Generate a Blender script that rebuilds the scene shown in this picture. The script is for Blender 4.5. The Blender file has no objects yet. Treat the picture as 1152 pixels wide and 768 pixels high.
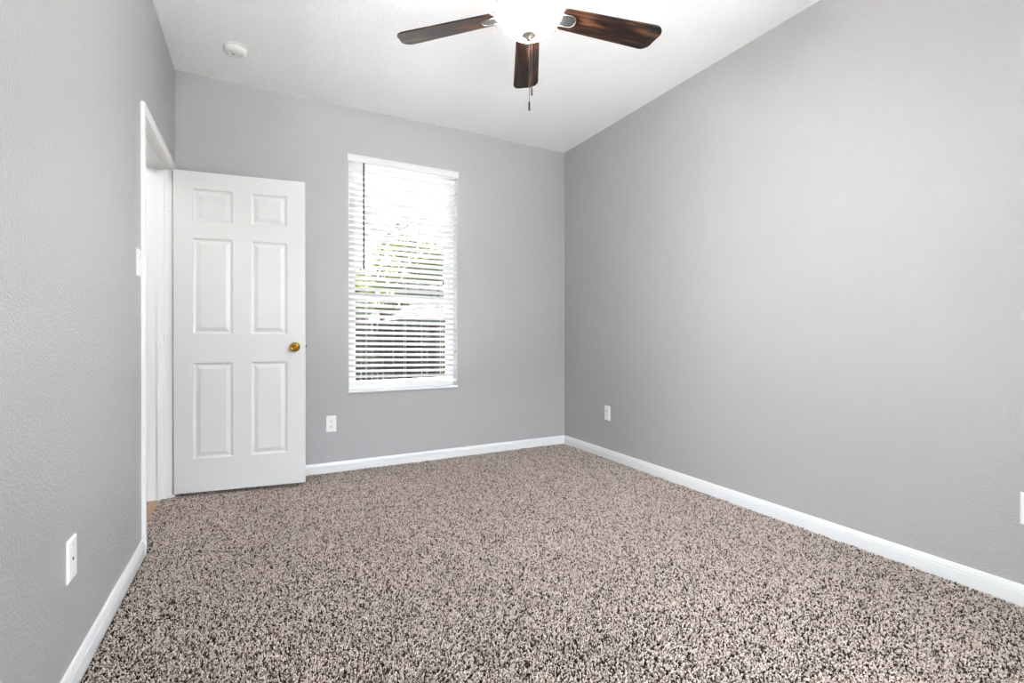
import bpy, bmesh, math, random
import numpy as np
from mathutils import Vector, Matrix

C = bpy.context.scene.collection
scn = bpy.context.scene
R = math.radians

# ------------------------------------------------------------------ camera
cam_d = bpy.data.cameras.new('camera')
cam = bpy.data.objects.new('camera', cam_d)
C.objects.link(cam)
cam.location = (0.0, 0.0, 1.016)
cam.rotation_euler = (R(90 - 0.187), 0, R(-27.783))
cam_d.sensor_width = 36.0
cam_d.lens = 540.03 / 1152 * 36.0
cam_d.shift_y = -5.0 / 1152
cam_d.clip_start = 0.02
cam_d.clip_end = 300
scn.camera = cam

# ------------------------------------------------------------------ light and exposure
scn.view_settings.view_transform = 'Standard'
scn.view_settings.look = 'None'
scn.view_settings.gamma = 1.0
scn.view_settings.use_curve_mapping = False
scn.view_settings.exposure = 0.61
SKY_STRENGTH = 3.2
BOWL_STRENGTH = 69.0
SUN_STRENGTH = 56.0

world = bpy.data.worlds.new('sky')
scn.world = world
world.use_nodes = True
wn = world.node_tree.nodes
wl = world.node_tree.links
wn.clear()
sky = wn.new('ShaderNodeTexSky')
sky.sky_type = 'NISHITA'
sky.sun_disc = False
sky.sun_elevation = R(70)
sky.sun_rotation = R(-100)
sky.dust_density = 4.0
sky.ozone_density = 1.0
hsv = wn.new('ShaderNodeHueSaturation')
hsv.inputs['Saturation'].default_value = 0.20
bg = wn.new('ShaderNodeBackground')
bg.inputs['Strength'].default_value = SKY_STRENGTH
wo = wn.new('ShaderNodeOutputWorld')
wl.new(sky.outputs[0], hsv.inputs['Color'])
wl.new(hsv.outputs[0], bg.inputs['Color'])
wl.new(bg.outputs[0], wo.inputs['Surface'])

sun_d = bpy.data.lights.new('sun', 'SUN')
sun_d.energy = SUN_STRENGTH
sun_d.angle = R(1.5)
sun = bpy.data.objects.new('sun', sun_d)
C.objects.link(sun)
sun.location = (-14, -4, 20)
sun.rotation_euler = Vector((0.34, -0.06, -0.94)).to_track_quat('-Z', 'Y').to_euler()


def portal(name, loc, size, rot):
    d = bpy.data.lights.new(name, 'AREA')
    d.shape = 'RECTANGLE'
    d.size, d.size_y = size
    d.cycles.is_portal = True
    o = bpy.data.objects.new(name, d)
    C.objects.link(o)
    o.location = loc
    o.rotation_euler = rot
    return o


portal('window_daylight', (1.04, 4.02, 1.49), (0.88, 1.80), (R(-90), 0, 0))
portal('added_rear_daylight', (1.075, -0.54, 1.30), (1.35, 2.0), (R(90), 0, 0))  # this and the next two guide sky light through the added windows
portal('added_left_daylight', (-0.66, -0.05, 1.26), (2.36, 0.54), (0, R(-90), 0))
portal('added_right_daylight', (2.74, -0.02, 1.60), (1.40, 0.60), (0, R(90), 0))

added_hall_light_d = bpy.data.lights.new('added_hall_light', 'POINT')  # added light without a fixture, brightens the doorway from the unseen hall
added_hall_light_d.energy = 13.0
added_hall_light_d.color = (1.0, 0.99, 0.98)
added_hall_light_d.shadow_soft_size = 0.12
added_hall_light = bpy.data.objects.new('added_hall_light', added_hall_light_d)
C.objects.link(added_hall_light)
added_hall_light.location = (-1.25, 2.75, 2.45)

scn.cycles.max_bounces = 12
scn.cycles.diffuse_bounces = 8
scn.cycles.transparent_max_bounces = 16
scn.cycles.sample_clamp_indirect = 20.0
scn.cycles.use_denoising = True

# ------------------------------------------------------------------ helpers


def mat(name, color, rough=0.5, spec=0.5, metal=0.0):
    m = bpy.data.materials.new(name)
    m.use_nodes = True
    b = m.node_tree.nodes['Principled BSDF']
    b.inputs['Base Color'].default_value = (*color, 1)
    b.inputs['Roughness'].default_value = rough
    b.inputs['Specular IOR Level'].default_value = spec
    b.inputs['Metallic'].default_value = metal
    return m


def nodes(m):
    return m.node_tree.nodes, m.node_tree.links, m.node_tree.nodes['Principled BSDF']


def add_bump(m, scale, strength, dist, detail=2.0, rough=0.5, ramp=None):
    n, l, b = nodes(m)
    tc = n.new('ShaderNodeTexCoord')
    no = n.new('ShaderNodeTexNoise')
    no.inputs['Scale'].default_value = scale
    no.inputs['Detail'].default_value = detail
    no.inputs['Roughness'].default_value = rough
    l.new(tc.outputs['Object'], no.inputs['Vector'])
    src = no.outputs['Fac']
    if ramp:
        cr = n.new('ShaderNodeMapRange')
        cr.inputs['From Min'].default_value = ramp[0]
        cr.inputs['From Max'].default_value = ramp[1]
        l.new(src, cr.inputs['Value'])
        src = cr.outputs['Result']
    bu = n.new('ShaderNodeBump')
    bu.inputs['Strength'].default_value = strength
    bu.inputs['Distance'].default_value = dist
    l.new(src, bu.inputs['Height'])
    l.new(bu.outputs['Normal'], b.inputs['Normal'])
    return m


def tint(m, scale, c0, c1, lo=0.35, hi=0.65, stretch=(1, 1, 1), detail=3.0):
    n, l, b = nodes(m)
    tc = n.new('ShaderNodeTexCoord')
    mp = n.new('ShaderNodeMapping')
    mp.inputs['Scale'].default_value = stretch
    no = n.new('ShaderNodeTexNoise')
    no.inputs['Scale'].default_value = scale
    no.inputs['Detail'].default_value = detail
    cr = n.new('ShaderNodeValToRGB')
    cr.color_ramp.elements[0].position = lo
    cr.color_ramp.elements[1].position = hi
    cr.color_ramp.elements[0].color = (*c0, 1)
    cr.color_ramp.elements[1].color = (*c1, 1)
    l.new(tc.outputs['Object'], mp.inputs['Vector'])
    l.new(mp.outputs['Vector'], no.inputs['Vector'])
    l.new(no.outputs['Fac'], cr.inputs['Fac'])
    l.new(cr.outputs['Color'], b.inputs['Base Color'])
    return m


def tag(o, label=None, cat=None, group=None, kind=None):
    if label:
        o['label'] = label
    if cat:
        o['category'] = cat
    if group:
        o['group'] = group
    if kind:
        o['kind'] = kind
    return o


def empty(name, loc=(0, 0, 0), rz=0.0):
    o = bpy.data.objects.new(name, None)
    o.empty_display_size = 0.05
    C.objects.link(o)
    o.location = loc
    o.rotation_euler = (0, 0, rz)
    return o


def obj(name, bm, m, parent=None, smooth=False):
    me = bpy.data.meshes.new(name)
    bmesh.ops.recalc_face_normals(bm, faces=bm.faces)
    if smooth:
        for f in bm.faces:
            f.smooth = True
    bm.to_mesh(me)
    bm.free()
    if smooth == 'angle':
        pass
    me.materials.append(m)
    o = bpy.data.objects.new(name, me)
    C.objects.link(o)
    if parent:
        o.parent = parent
    return o


def auto_smooth(o, ang=35):
    me = o.data
    for p in me.polygons:
        p.use_smooth = True
    try:
        me.set_sharp_from_angle(angle=R(ang))
    except Exception:
        pass
    return o


def bevel(o, w, seg=2):
    md = o.modifiers.new('bevel', 'BEVEL')
    md.width = w
    md.segments = seg
    md.limit_method = 'ANGLE'
    md.angle_limit = R(40)
    return o


def box(bm, x0, x1, y0, y1, z0, z1):
    v = [bm.verts.new(p) for p in ((x0, y0, z0), (x1, y0, z0), (x1, y1, z0), (x0, y1, z0),
                                   (x0, y0, z1), (x1, y0, z1), (x1, y1, z1), (x0, y1, z1))]
    for f in ((3, 2, 1, 0), (4, 5, 6, 7), (0, 1, 5, 4), (1, 2, 6, 5), (2, 3, 7, 6), (3, 0, 4, 7)):
        bm.faces.new([v[i] for i in f])
    return v


def lathe(bm, prof, seg=48, cx=0.0, cy=0.0):
    rings = []
    for r, z in prof:
        if r < 1e-6:
            rings.append([bm.verts.new((cx, cy, z))])
        else:
            rings.append([bm.verts.new((cx + r * math.cos(2 * math.pi * i / seg), cy + r * math.sin(2 * math.pi * i / seg), z)) for i in range(seg)])
    for a, b in zip(rings, rings[1:]):
        for i in range(seg):
            j = (i + 1) % seg
            if len(a) == 1 and len(b) == 1:
                continue
            if len(a) == 1:
                bm.faces.new((a[0], b[i], b[j]))
            elif len(b) == 1:
                bm.faces.new((a[i], a[j], b[0]))
            else:
                bm.faces.new((a[i], a[j], b[j], b[i]))


def tube(bm, pts, r, seg=8):
    pts = [Vector(p) for p in pts]
    rings = []
    for k, p in enumerate(pts):
        d = (pts[min(k + 1, len(pts) - 1)] - pts[max(k - 1, 0)]).normalized()
        q = d.to_track_quat('Z', 'Y')
        rr = r[k] if isinstance(r, (list, tuple)) else r
        rings.append([bm.verts.new(p + q @ Vector((rr * math.cos(2 * math.pi * i / seg), rr * math.sin(2 * math.pi * i / seg), 0))) for i in range(seg)])
    for a, b in zip(rings, rings[1:]):
        for i in range(seg):
            j = (i + 1) % seg
            bm.faces.new((a[i], a[j], b[j], b[i]))
    bm.faces.new(rings[0][::-1])
    bm.faces.new(rings[-1])


def extrude_profile(bm, prof, place, s0, s1):
    """prof: closed list of (a, b); place(a, b, s) -> point."""
    A = [bm.verts.new(place(a, b, s0(a, b) if callable(s0) else s0)) for a, b in prof]
    B = [bm.verts.new(place(a, b, s1(a, b) if callable(s1) else s1)) for a, b in prof]
    n = len(prof)
    for i in range(n):
        j = (i + 1) % n
        bm.faces.new((A[i], A[j], B[j], B[i]))
    bm.faces.new(A[::-1])
    bm.faces.new(B)


def slab_hole(name, m, u0, u1, w0, w1, t0, t1, hole, place):
    """a wall slab over (u, w) with one rectangular hole; place(u, w, t)."""
    bm = bmesh.new()
    us = [u0, hole[0], hole[1], u1]
    ws = [w0, hole[2], hole[3], w1]
    cache = {}

    def V(u, w, t):
        k = (round(u, 5), round(w, 5), round(t, 5))
        if k not in cache:
            cache[k] = bm.verts.new(place(u, w, t))
        return cache[k]

    solid = {(i, j): (i, j) != (1, 1) and us[i + 1] - us[i] > 1e-6 and ws[j + 1] - ws[j] > 1e-6 for i in range(3) for j in range(3)}
    for (i, j), s in solid.items():
        if not s:
            continue
        a, b, c, d = (us[i], ws[j]), (us[i + 1], ws[j]), (us[i + 1], ws[j + 1]), (us[i], ws[j + 1])
        for t in (t0, t1):
            bm.faces.new([V(*p, t) for p in (a, b, c, d)])
        for (di, dj), (p, q) in {(-1, 0): (a, d), (1, 0): (b, c), (0, -1): (a, b), (0, 1): (d, c)}.items():
            if not solid.get((i + di, j + dj), False):
                bm.faces.new([V(*p, t0), V(*q, t0), V(*q, t1), V(*p, t1)])
    return tag(obj(name, bm, m), kind='structure')


# ------------------------------------------------------------------ materials
M_wall = add_bump(mat('wall_paint', (0.394, 0.388, 0.393), 0.37, 0.6), 120, 1.0, 0.0035, 3.0)
M_ceil = add_bump(mat('ceiling_paint', (0.92, 0.91, 0.92), 0.8, 0.2), 85, 0.5, 0.006, 3.0, 0.55, (0.42, 0.6))
M_trim = mat('trim_paint', (0.80, 0.80, 0.81), 0.32, 0.5)
M_door = mat('door_paint', (0.66, 0.66, 0.66), 0.33, 0.5)
M_plate = mat('plate_plastic', (0.82, 0.82, 0.81), 0.35, 0.5)
M_dark = mat('dark_slot', (0.02, 0.02, 0.02), 0.6, 0.3)
M_screw = mat('painted_screw', (0.62, 0.62, 0.60), 0.35, 0.5, 0.2)
M_hall = mat('hall_paint', (0.72, 0.72, 0.72), 0.6, 0.3)
M_brass = mat('brass', (0.48, 0.27, 0.04), 0.24, 0.5, 1.0)
M_brassd = mat('brass_inset', (0.34, 0.17, 0.03), 0.3, 0.5, 1.0)
M_steel = mat('latch_steel', (0.10, 0.10, 0.11), 0.35, 0.5, 1.0)
M_pewter = add_bump(mat('pewter', (0.11, 0.105, 0.10), 0.45, 0.5, 0.9), 60, 0.15, 0.001)
M_pewter_l = mat('pale_pewter', (0.22, 0.215, 0.21), 0.4, 0.5, 0.9)
M_chain = mat('chain_metal', (0.07, 0.066, 0.062), 0.5, 0.5, 1.0)
M_fob = mat('fob_dark', (0.05, 0.045, 0.04), 0.4, 0.5)
M_vinyl = mat('window_vinyl', (0.93, 0.93, 0.93), 0.35, 0.5)
M_backing_shade = tint(mat('shaded_carpet_backing', (0.05, 0.035, 0.03), 0.95, 0.05), 60, (0.015, 0.011, 0.009), (0.035, 0.026, 0.022))  # backing kept dark to stand for the shade between tufts
M_base = mat('baseboard_paint', (0.74, 0.745, 0.75), 0.3, 0.5)
M_detector = mat('detector_plastic', (0.80, 0.80, 0.79), 0.4, 0.5)

# slats: white vinyl that lets a little daylight through
M_slat = mat('slat_vinyl', (0.88, 0.88, 0.88), 0.35, 0.5)
n, l, b = nodes(M_slat)
tr = n.new('ShaderNodeBsdfTranslucent')
tr.inputs['Color'].default_value = (0.9, 0.9, 0.92, 1)
mx = n.new('ShaderNodeMixShader')
mx.inputs[0].default_value = 0.12
l.new(b.outputs[0], mx.inputs[1])
l.new(tr.outputs[0], mx.inputs[2])
l.new(mx.outputs[0], n['Material Output'].inputs['Surface'])

# pane: thin clear glass
M_glass = bpy.data.materials.new('window_glass')
M_glass.use_nodes = True
n, l = M_glass.node_tree.nodes, M_glass.node_tree.links
n.clear()
gt = n.new('ShaderNodeBsdfTransparent')
gt.inputs['Color'].default_value = (0.96, 0.98, 0.98, 1)
gg = n.new('ShaderNodeBsdfGlossy')
gg.inputs['Roughness'].default_value = 0.02
fr = n.new('ShaderNodeFresnel')
fr.inputs['IOR'].default_value = 1.45
gm = n.new('ShaderNodeMixShader')
go = n.new('ShaderNodeOutputMaterial')
l.new(fr.outputs[0], gm.inputs[0])
l.new(gt.outputs[0], gm.inputs[1])
l.new(gg.outputs[0], gm.inputs[2])
l.new(gm.outputs[0], go.inputs['Surface'])

# pane colour darkened to dim the daylight at the window with the blind
M_dim_glass = M_glass.copy()
M_dim_glass.name = 'dimmed_window_glass'
for nd in M_dim_glass.node_tree.nodes:
    if nd.type == 'BSDF_TRANSPARENT':
        nd.inputs['Color'].default_value = (0.60, 0.605, 0.61, 1)

# lit frosted bowl
M_bowl = mat('frosted_glass', (0.9, 0.9, 0.88), 0.35, 0.5)
n, l, b = nodes(M_bowl)
b.inputs['Emission Color'].default_value = (1.0, 0.975, 0.94, 1)
b.inputs['Emission Strength'].default_value = BOWL_STRENGTH

# fan blade wood
M_blade = mat('blade_wood', (0.1, 0.05, 0.03), 0.3, 0.5)
n, l, b = nodes(M_blade)
tc = n.new('ShaderNodeTexCoord')
mp = n.new('ShaderNodeMapping')
mp.inputs['Scale'].default_value = (2.2, 64.0, 64.0)
no = n.new('ShaderNodeTexNoise')
no.inputs['Scale'].default_value = 1.6
no.inputs['Detail'].default_value = 7.0
no.inputs['Roughness'].default_value = 0.7
mp2 = n.new('ShaderNodeMapping')
mp2.inputs['Scale'].default_value = (5.0, 22.0, 22.0)
no2 = n.new('ShaderNodeTexNoise')
no2.inputs['Scale'].default_value = 1.0
no2.inputs['Detail'].default_value = 2.0
l.new(tc.outputs['Object'], mp2.inputs['Vector'])
l.new(mp2.outputs['Vector'], no2.inputs['Vector'])
mm = n.new('ShaderNodeMath')
mm.operation = 'MULTIPLY_ADD'
mm.inputs[1].default_value = 0.9
mm.inputs[2].default_value = -0.45
l.new(no2.outputs['Fac'], mm.inputs[0])
ma = n.new('ShaderNodeMath')
l.new(no.outputs['Fac'], ma.inputs[0])
l.new(mm.outputs[0], ma.inputs[1])
cr = n.new('ShaderNodeValToRGB')
e = cr.color_ramp.elements
e[0].position = 0.43
e[0].color = (0.006, 0.003, 0.003, 1)
e[1].position = 0.72
e[1].color = (0.14, 0.055, 0.023, 1)
k = e.new(0.55)
k.color = (0.030, 0.012, 0.007, 1)
l.new(tc.outputs['Object'], mp.inputs['Vector'])
l.new(mp.outputs['Vector'], no.inputs['Vector'])
l.new(ma.outputs[0], cr.inputs['Fac'])
l.new(cr.outputs['Color'], b.inputs['Base Color'])
bu = n.new('ShaderNodeBump')
bu.inputs['Strength'].default_value = 0.12
bu.inputs['Distance'].default_value = 0.002
l.new(no.outputs['Fac'], bu.inputs['Height'])
l.new(bu.outputs['Normal'], b.inputs['Normal'])

# hall floor boards
M_boards = mat('hall_boards', (0.42, 0.25, 0.14), 0.4, 0.4)
n, l, b = nodes(M_boards)
tc = n.new('ShaderNodeTexCoord')
mp = n.new('ShaderNodeMapping')
mp.inputs['Rotation'].default_value = (0, 0, R(90))
br = n.new('ShaderNodeTexBrick')
br.inputs['Scale'].default_value = 1.0
br.inputs['Brick Width'].default_value = 1.1
br.inputs['Row Height'].default_value = 0.12
br.inputs['Mortar Size'].default_value = 0.002
br.inputs['Color1'].default_value = (0.46, 0.28, 0.16, 1)
br.inputs['Color2'].default_value = (0.38, 0.22, 0.12, 1)
br.inputs['Mortar'].default_value = (0.10, 0.06, 0.03, 1)
l.new(tc.outputs['Object'], mp.inputs['Vector'])
l.new(mp.outputs['Vector'], br.inputs['Vector'])
l.new(br.outputs['Color'], b.inputs['Base Color'])

# carpet yarn: colour of each tuft from a per-tuft attribute
M_yarn = mat('carpet_yarn', (0.4, 0.33, 0.28), 0.95, 0.08)
n, l, b = nodes(M_yarn)
at = n.new('ShaderNodeAttribute')
at.attribute_name = 'yarn'
cr = n.new('ShaderNodeValToRGB')
cr.color_ramp.interpolation = 'LINEAR'
e = cr.color_ramp.elements
e[0].position = 0.0
e[0].color = (0.030, 0.021, 0.018, 1)
e[1].position = 1.0
e[1].color = (0.80, 0.70, 0.64, 1)
k = e.new(0.20)
k.color = (0.08, 0.058, 0.049, 1)
k = e.new(0.32)
k.color = (0.46, 0.375, 0.328, 1)
k = e.new(0.7)
k.color = (0.66, 0.56, 0.50, 1)
l.new(at.outputs['Fac'], cr.inputs['Fac'])
l.new(cr.outputs['Color'], b.inputs['Base Color'])

# ------------------------------------------------------------------ room shell
XL, XR, YB, YR, H = -0.482, 2.56, 3.791, -0.38, 2.743
DY0, DY1, DZ = 2.825, 3.665, 2.055         # doorway clear opening
WX0, WX1, WZ0, WZ1 = 0.600, 1.476, 0.598, 2.388   # window opening
WALL_L, WALL_B = 0.138, 0.165

bm = bmesh.new()
box(bm, XL - 0.06, XR, YR, YB, -0.12, -0.0095)
tag(obj('floor', bm, M_backing_shade), kind='structure')
bm = bmesh.new()
box(bm, XL - WALL_L, XR + 0.12, YR - 1.15, YB + WALL_B, H, H + 0.15)  # rear end runs on as an added overhang to shade the rear window
tag(obj('ceiling', bm, M_ceil), kind='structure')
bm = bmesh.new()
box(bm, -1.95, XL - WALL_L, 1.2, 4.75, H, H + 0.15)
tag(obj('ceiling_hall', bm, M_ceil), kind='structure')
slab_hole('wall_left', M_wall, 1.30, 4.75, -0.12, H, 0, -WALL_L,
          (DY0 - 0.02, DY1 + 0.02, -0.12, DZ + 0.02), lambda u, w, t: (XL + t, u, w))
slab_hole('wall_left_rear', M_wall, YR - 0.15, 1.30, -0.12, H, 0, -WALL_L,
          (-0.32, 0.22, 0.08, 2.44), lambda u, w, t: (XL + t, u, w))
slab_hole('wall_back', M_wall, XL, XR + 0.12, -0.12, H, 0, WALL_B,
          (WX0, WX1, WZ0 - 0.02, WZ1), lambda u, w, t: (u, YB + t, w))
slab_hole('wall_right', M_wall, YR - 0.15, YB, -0.12, H, 0, 0.12,
          (-0.32, 0.28, 0.90, 2.30), lambda u, w, t: (XR + t, u, w))
slab_hole('wall_rear', M_wall, XL, XR, -0.12, H, 0, -0.15,
          (0.40, 1.75, 0.30, 2.30), lambda u, w, t: (u, YR + t, w))

# hall behind the doorway
bm = bmesh.new()
box(bm, -1.95, XL - 0.06, 1.2, 4.75, -0.12, -0.0085)
tag(obj('floor_hall', bm, M_boards), kind='structure')
bm = bmesh.new()
box(bm, -1.95, -1.80, 1.2, 4.75, -0.01, H)
tag(obj('wall_hall_left', bm, M_hall), kind='structure')
bm = bmesh.new()
box(bm, -1.80, XL - WALL_L, 4.60, 4.75, -0.01, H)
tag(obj('wall_hall_back', bm, M_hall), kind='structure')
bm = bmesh.new()
box(bm, -1.80, XL - WALL_L, 1.2, 1.35, -0.01, H)
tag(obj('wall_hall_front', bm, M_hall), kind='structure')

# baseboards
BB = [(0, -0.012), (0.013, -0.012), (0.013, 0.042), (0.0085, 0.0435), (0.0085, 0.046), (0.0118, 0.0475), (0.0115, 0.053), (0.009, 0.061), (0.007, 0.068), (0.003, 0.072), (0, 0.072)]


def baseboard(name, place, s0, s1):
    bm = bmesh.new()
    extrude_profile(bm, BB, place, s0, s1)
    return tag(obj(name, bm, M_base), kind='structure')


baseboard('baseboard_left', lambda a, b, s: (XL + a, s, b), YR, DY0 - 0.066)
baseboard('baseboard_back', lambda a, b, s: (s, YB - a, b), XL + 0.0, lambda a, b: XR - a)
baseboard('baseboard_right', lambda a, b, s: (XR - a, s, b), YR, lambda a, b: YB - a)
baseboard('baseboard_rear', lambda a, b, s: (s, YR + a, b), lambda a, b: XL + a, lambda a, b: XR - a)

# door frame: jambs, head, stops and casing
tr1 = empty('trim_1', (XL, DY1, 0))
tr1['kind'] = 'structure'


def local(o, root):
    o.parent = root
    o.matrix_parent_inverse = Matrix.Translation(-root.location)
    return o


JX0, JX1 = XL - WALL_L - 0.004, XL + 0.002
bm = bmesh.new()
box(bm, JX0, JX1, DY1, DY1 + 0.019, -0.012, DZ)
local(obj('jamb', bm, M_trim), tr1)
bm = bmesh.new()
box(bm, JX0, JX1, DY0 - 0.019, DY0, -0.012, DZ)
local(obj('jamb', bm, M_trim), tr1)
bm = bmesh.new()
box(bm, JX0, JX1, DY0 - 0.019, DY1 + 0.019, DZ, DZ + 0.019)
local(obj('head_jamb', bm, M_trim), tr1)
bm = bmesh.new()
SX0, SX1 = XL - 0.078, XL - 0.042
box(bm, SX0, SX1, DY1 - 0.012, DY1, -0.012, DZ - 0.012)
box(bm, SX0, SX1, DY0, DY0 + 0.012, -0.012, DZ - 0.012)
box(bm, SX0, SX1, DY0, DY1, DZ - 0.012, DZ)
o = local(obj('door_stop', bm, M_trim), tr1)
# casing profile: a = distance from the opening outwards, b = height off the wall
CAS = [(0, 0), (0, 0.008), (0.004, 0.010), (0.020, 0.0115), (0.024, 0.0135), (0.046, 0.015), (0.053, 0.0155), (0.057, 0.0125), (0.057, 0)]
CW = 0.057
o0, o1, oz = DY0 - 0.006, DY1 + 0.006, DZ + 0.004
bm = bmesh.new()
extrude_profile(bm, CAS, lambda a, b, s: (XL + b, o0 - a, s), -0.012, lambda a, b: oz + a * 0.72)
local(obj('casing', bm, M_trim), tr1)
bm = bmesh.new()
extrude_profile(bm, CAS, lambda a, b, s: (XL + b, o1 + a, s), -0.012, lambda a, b: oz + a * 0.72)
local(obj('casing', bm, M_trim), tr1)
bm = bmesh.new()
extrude_profile(bm, CAS, lambda a, b, s: (XL + b, s, oz + a * 0.72), lambda a, b: o0 - a, lambda a, b: o1 + a)
local(obj('head_casing', bm, M_trim), tr1)

# ------------------------------------------------------------------ window
w1 = empty('window_1', (1.038, YB + 0.10, WZ0))
w1['kind'] = 'structure'
wy0, wy1 = YB + 0.085, YB + 0.150
fw = 0.038
bm = bmesh.new()
box(bm, WX0, WX0 + fw, wy0, wy1, WZ0, WZ1)
box(bm, WX1 - fw, WX1, wy0, wy1, WZ0, WZ1)
box(bm, WX0 + fw, WX1 - fw, wy0, wy1, WZ0, WZ0 + fw)
box(bm, WX0 + fw, WX1 - fw, wy0, wy1, WZ1 - fw, WZ1)
local(obj('window_frame', bm, M_vinyl), w1)
RZ = 1.305
gx0, gx1 = WX0 + fw, WX1 - fw


def sash(y0, y1, z0, z1):
    bm = bmesh.new()
    s = 0.027
    box(bm, gx0, gx0 + s, y0, y1, z0, z1)
    box(bm, gx1 - s, gx1, y0, y1, z0, z1)
    box(bm, gx0 + s, gx1 - s, y0, y1, z0, z0 + s)
    box(bm, gx0 + s, gx1 - s, y0, y1, z1 - s - 0.012, z1)
    f = local(obj('sash', bm, M_vinyl), w1)
    bm = bmesh.new()
    ym = (y0 + y1) / 2
    box(bm, gx0 + s, gx1 - s, ym - 0.002, ym + 0.002, z0 + s, z1 - s - 0.012)
    p = obj('pane', bm, M_dim_glass)
    p.parent = f
    return f


sash(wy0 + 0.004, wy0 + 0.028, WZ0 + fw, RZ + 0.022)
sash(wy0 + 0.034, wy0 + 0.058, RZ - 0.022, WZ1 - fw)
# white liners on the sides and top of the opening
bm = bmesh.new()
box(bm, WX0, WX0 + 0.003, YB + 0.002, wy0, WZ0, WZ1)
box(bm, WX1 - 0.003, WX1, YB + 0.002, wy0, WZ0, WZ1)
box(bm, WX0, WX1, YB + 0.002, wy0, WZ1 - 0.003, WZ1)
local(obj('jamb_liner', bm, M_trim), w1)
# sill board with a rounded nose
bm = bmesh.new()
SP = [(-0.012, 0.0), (-0.016, 0.003), (-0.016, 0.017), (-0.012, 0.020), (0.087, 0.020), (0.087, 0.0)]
extrude_profile(bm, SP, lambda a, b, s: (s, YB + a, WZ0 - 0.018 + b), WX0 - 0.006, WX1 + 0.0)
local(obj('window_sill', bm, M_trim), w1)

# unseen side windows, added to bring fill daylight into the room
def added_side_window(name, xc, ya, yb, z0, z1):
    w = empty(name, (xc, (ya + yb) / 2, z0))
    w['kind'] = 'structure'
    bm = bmesh.new()
    box(bm, xc - 0.03, xc + 0.03, ya, ya + 0.04, z0, z1)
    box(bm, xc - 0.03, xc + 0.03, yb - 0.04, yb, z0, z1)
    box(bm, xc - 0.03, xc + 0.03, ya + 0.04, yb - 0.04, z0, z0 + 0.04)
    box(bm, xc - 0.03, xc + 0.03, ya + 0.04, yb - 0.04, z1 - 0.04, z1)
    f = local(obj('window_frame', bm, M_vinyl), w)
    bm = bmesh.new()
    box(bm, xc - 0.002, xc + 0.002, ya + 0.04, yb - 0.04, z0 + 0.04, z1 - 0.04)
    o = obj('pane', bm, M_glass)
    o.parent = f


added_side_window('added_window_2', XL - 0.08, -0.32, 0.22, 0.08, 2.44)
added_side_window('added_window_3', XR + 0.08, -0.32, 0.28, 0.90, 2.30)

w4 = empty('added_window_4', (1.05, YR - 0.08, 0.30))  # unseen rear window, added for more fill daylight
w4['kind'] = 'structure'
bm = bmesh.new()
box(bm, 0.40, 0.44, YR - 0.11, YR - 0.05, 0.30, 2.30)
box(bm, 1.71, 1.75, YR - 0.11, YR - 0.05, 0.30, 2.30)
box(bm, 0.44, 1.71, YR - 0.11, YR - 0.05, 0.30, 0.34)
box(bm, 0.44, 1.71, YR - 0.11, YR - 0.05, 2.26, 2.30)
f = local(obj('window_frame', bm, M_vinyl), w4)
bm = bmesh.new()
box(bm, 0.44, 1.71, YR - 0.082, YR - 0.078, 0.34, 2.26)
o = obj('pane', bm, M_glass)
o.parent = f

# ------------------------------------------------------------------ door leaf, open into the room
A = Vector((-0.4715, 3.6265, 0.0))
d1 = empty('door_1', (A.x, A.y, 0.0), R(-7.98))
tag(d1, 'white six panel door standing open against the back wall', 'door', kind='structure')
DW, DT, DB, DTOP = 0.754, 0.035, 0.025, 2.050
xs = [0, 0.104, 0.324, 0.431, 0.642, DW]
zs = [DB, 0.236, 0.842, 1.027, 1.630, 1.742, 1.941, DTOP]
bm = bmesh.new()


def door_face(y, sgn):
    def q(x0, x1, z0, z1, y0, X0, X1, Z0, Z1, y1):
        a = [(x0, y0, z0), (x1, y0, z0), (x1, y0, z1), (x0, y0, z1)]
        b2 = [(X0, y1, Z0), (X1, y1, Z0), (X1, y1, Z1), (X0, y1, Z1)]
        for i in range(4):
            j = (i + 1) % 4
            bm.faces.new([bm.verts.new(p) for p in (a[i], a[j], b2[j], b2[i])])

    for i in range(5):
        for j in range(7):
            x0, x1, z0, z1 = xs[i], xs[i + 1], zs[j], zs[j + 1]
            if i in (1, 3) and j in (1, 3, 5):
                steps = [(0, 0), (0.004, 0.0055), (0.012, 0.0085), (0.017, 0.0085), (0.036, 0.0025), (0.038, 0.0015)]
                for (k0, e0), (k1, e1) in zip(steps, steps[1:]):
                    q(x0 + k0, x1 - k0, z0 + k0, z1 - k0, y + sgn * e0,
                      x0 + k1, x1 - k1, z0 + k1, z1 - k1, y + sgn * e1)
                k, e_ = steps[-1]
                bm.faces.new([bm.verts.new(p) for p in ((x0 + k, y + sgn * e_, z0 + k), (x1 - k, y + sgn * e_, z0 + k),
                                                        (x1 - k, y + sgn * e_, z1 - k), (x0 + k, y + sgn * e_, z1 - k))])
            else:
                bm.faces.new([bm.verts.new(p) for p in ((x0, y, z0), (x1, y, z0), (x1, y, z1), (x0, y, z1))])


door_face(0.0, 1)
door_face(DT, -1)
for i in range(5):
    for z in (DB, DTOP):
        bm.faces.new([bm.verts.new(p) for p in ((xs[i], 0, z), (xs[i + 1], 0, z), (xs[i + 1], DT, z), (xs[i], DT, z))])
for j in range(7):
    for x in (0, DW):
        bm.faces.new([bm.verts.new(p) for p in ((x, 0, zs[j]), (x, 0, zs[j + 1]), (x, DT, zs[j + 1]), (x, DT, zs[j]))])
bmesh.ops.remove_doubles(bm, verts=bm.verts, dist=0.0002)
obj('door_panel', bm, M_door, d1)


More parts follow.
